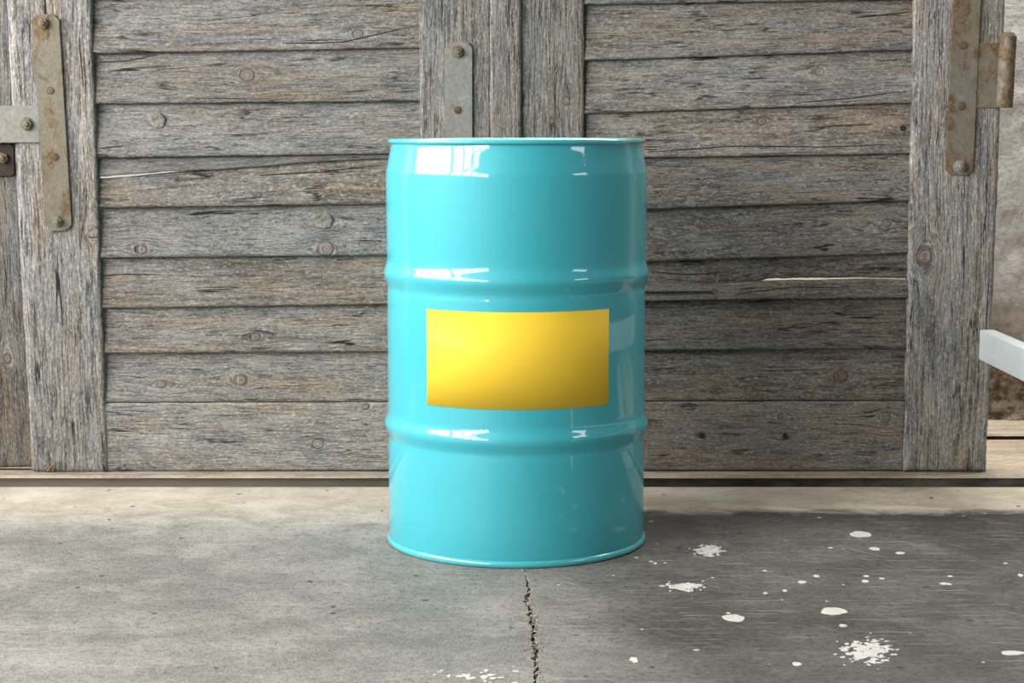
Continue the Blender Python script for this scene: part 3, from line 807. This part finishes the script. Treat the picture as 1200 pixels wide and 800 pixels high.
# right strap, its leaf and pin
bm = plate_mesh([(1120, -60), (1152.5, -60), (1140.5, 206), (1107.5, 205)], YD - .011, .008, 7)
place(bm, [door_2]); rs_ = bm_obj('strap_plate', bm, metal_material('rust_stained_iron', (0.17, 0.16, 0.13), 0.135), door_2)
par = [door_2, rs_]
screw(par, 1129, 53, YD - .0112, 5.2, ang=.3); screw(par, 1126.5, 124.5, YD - .0112, 5.2, ang=2.3); hexbolt(par, 1125, 195, YD - .011, 6.2, IRON_GREY)
bm = plate_mesh([(1142, 50.5), (1176, 50.5), (1173, 126), (1140, 126.5)], YD - .009, .006, 1, ())
place(bm, par); bm_obj('hinge_leaf', bm, rs_.data.materials[0], rs_)
bm = bmesh.new()
a, b = at(1177, 126, YD - .014), at(1182, 37.5, YD - .014)
ax = (b - a); L = ax.length; q = ax.to_track_quat('Z', 'X'); R = 9.6 * .00222
prof = [(0, R * .9), (0.002, R), (L - .013, R), (L - .010, R * .97), (L - .003, R * .72), (L, R * .55)]
prev = None; n = 28
for h, r in prof:
    cur = [bm.verts.new(a + q @ Vector((r * math.cos(2 * PI * i / n), r * math.sin(2 * PI * i / n), h))) for i in range(n)]
    if prev:
        for i in range(n): bm.faces.new((prev[i], prev[(i + 1) % n], cur[(i + 1) % n], cur[i]))
    else: bm.faces.new(cur[::-1])
    prev = cur
bm.faces.new(prev)
place(bm, par); pin = bm_obj('hinge_pin', bm, rs_.data.materials[0], rs_)

# ------------------------------------------------------------------ pale steel rail reaching forward from the right stile
p0 = at(1148, 386, YD - .012); p1 = at(1148, 421, YD - .012)
zc = (p0.z + p1.z) / 2; hh = p0.z - p1.z; ww = .038
rail = tag(empty('steel_rail', (p0.x + ww / 2, -1.2, 0)), 'pale blue-grey square steel rail ending at the foot of the right door post', 'rail')
bm = bmesh.new()
add_box(bm, (0, (YD - .012 + 1.2 - .06 + 0) / 2 - .03 + .03, zc), (ww, YD - .012 + 1.2 + .06, hh), bevel=.004)
bm_obj('rail_bar', bm, RAIL, rail)
bm = bmesh.new(); add_box(bm, (0, 0, zc / 2 - hh / 4), (.06, .06, zc - hh / 2), bevel=.004)
bm_obj('post', bm, RAIL, rail)
bm = bmesh.new(); add_box(bm, (-ww / 2 - .002, YD + 1.2 - .0085, zc - hh * .22), (.007, .009, hh * .5), bevel=.001)
bm_obj('bracket', bm, IRON_GREY, rail)

# ------------------------------------------------------------------ the barrel
barrel = tag(empty('steel_barrel', (0, 0, 0)), 'glossy turquoise steel drum with a blank yellow label on the concrete floor', 'barrel')
def lathe(prof, n=160):
    bm = bmesh.new(); prev = None
    for r, z in prof:
        if r < 1e-6:
            c = bm.verts.new((0, 0, z)); cur = [c] * n
        else:
            cur = [bm.verts.new((r * math.sin(2 * PI * i / n), -r * math.cos(2 * PI * i / n), z)) for i in range(n)]
        if prev:
            for i in range(n):
                f = []
                for v in (prev[i], prev[(i + 1) % n], cur[(i + 1) % n], cur[i]):
                    if v not in f: f.append(v)
                if len(f) > 2: bm.faces.new(f)
        prev = cur
    return bm
RB_ = 0.2918
def hoop(zc, h=0.0078, w=0.021):
    """rolled hoop: a rounded ridge with a soft fillet above and a small groove below"""
    out = []
    for k in range(-16, 17):
        s = k / 16 * 2.1
        r = RB_ + h * math.exp(-(s * 1.05) ** 2 * 1.25) - 0.0016 * math.exp(-((s + 1.45) * 2.2) ** 2)
        out.append((r, zc + s * w))
    return out
body = [(0.2885, 0.010), (0.2900, 0.014), (0.2918, 0.022), (0.2918, 0.10), (0.2918, 0.18)] + hoop(.2735) + [(RB_, .36), (RB_, .44), (RB_, .53)] + hoop(.613)
body += [(RB_ + .0006, .70), (RB_ + .001, .78), (RB_ + .0012, .830), (RB_ + .0011, .836), (RB_ + .0004, .8415), (RB_ - .0008, .846)]
body += [(RB_ - .0030, .857), (RB_ - .0058, .871), (RB_ - .0085, .8845), (RB_ - .0100, .893), (RB_ - .0106, .898), (RB_ - .0106, .903)]
bm_obj('body', lathe(body, 192), TEAL, barrel, True)
def ringprof(r, z, a, b, n=16):
    return [(r + a * math.cos(2 * PI * i / n), z + b * math.sin(2 * PI * i / n)) for i in range(n + 1)]
bm_obj('bottom_rim', lathe(ringprof(.2912, .0078, .0052, .0075)), TEAL_PALE, barrel, True)
bm_obj('top_rim', lathe(ringprof(.2835, .9068, .0058, .0057)), TEAL_PALE, barrel, True)
lid = lathe([(.2800, .906), (.2785, .898), (.2765, .8925), (.27, .8915), (.24, .8920), (.236, .8945), (0, .8950)], 128)
bm_obj('lid', lid, TEAL, barrel, True)
bm_obj('base', lathe([(.2885, .011), (.27, .0105), (0, .0105)], 96), TEAL, barrel, True)
# the label: a printed sheet wrapped on the body
bm = bmesh.new(); n = 72; prev = None
a0, a1 = math.asin(-101.5 / 154), math.asin(104.5 / 154)
zt, zb = .5505, .3430
for i in range(n + 1):
    a = a0 + (a1 - a0) * i / n
    cur = [bm.verts.new((r * math.sin(a), -r * math.cos(a), z)) for r, z in ((RB_ + .0002, zb), (RB_ + .0008, zb), (RB_ + .0008, zb + (zt - zb) / 2), (RB_ + .0008, zt), (RB_ + .0002, zt))]
    if prev:
        for k in range(4): bm.faces.new((prev[k], cur[k], cur[k + 1], prev[k + 1]))
    prev = cur
lab = bm_obj('label', bm, YELLOW, barrel, True)
lab['label'] = 'blank yellow label'
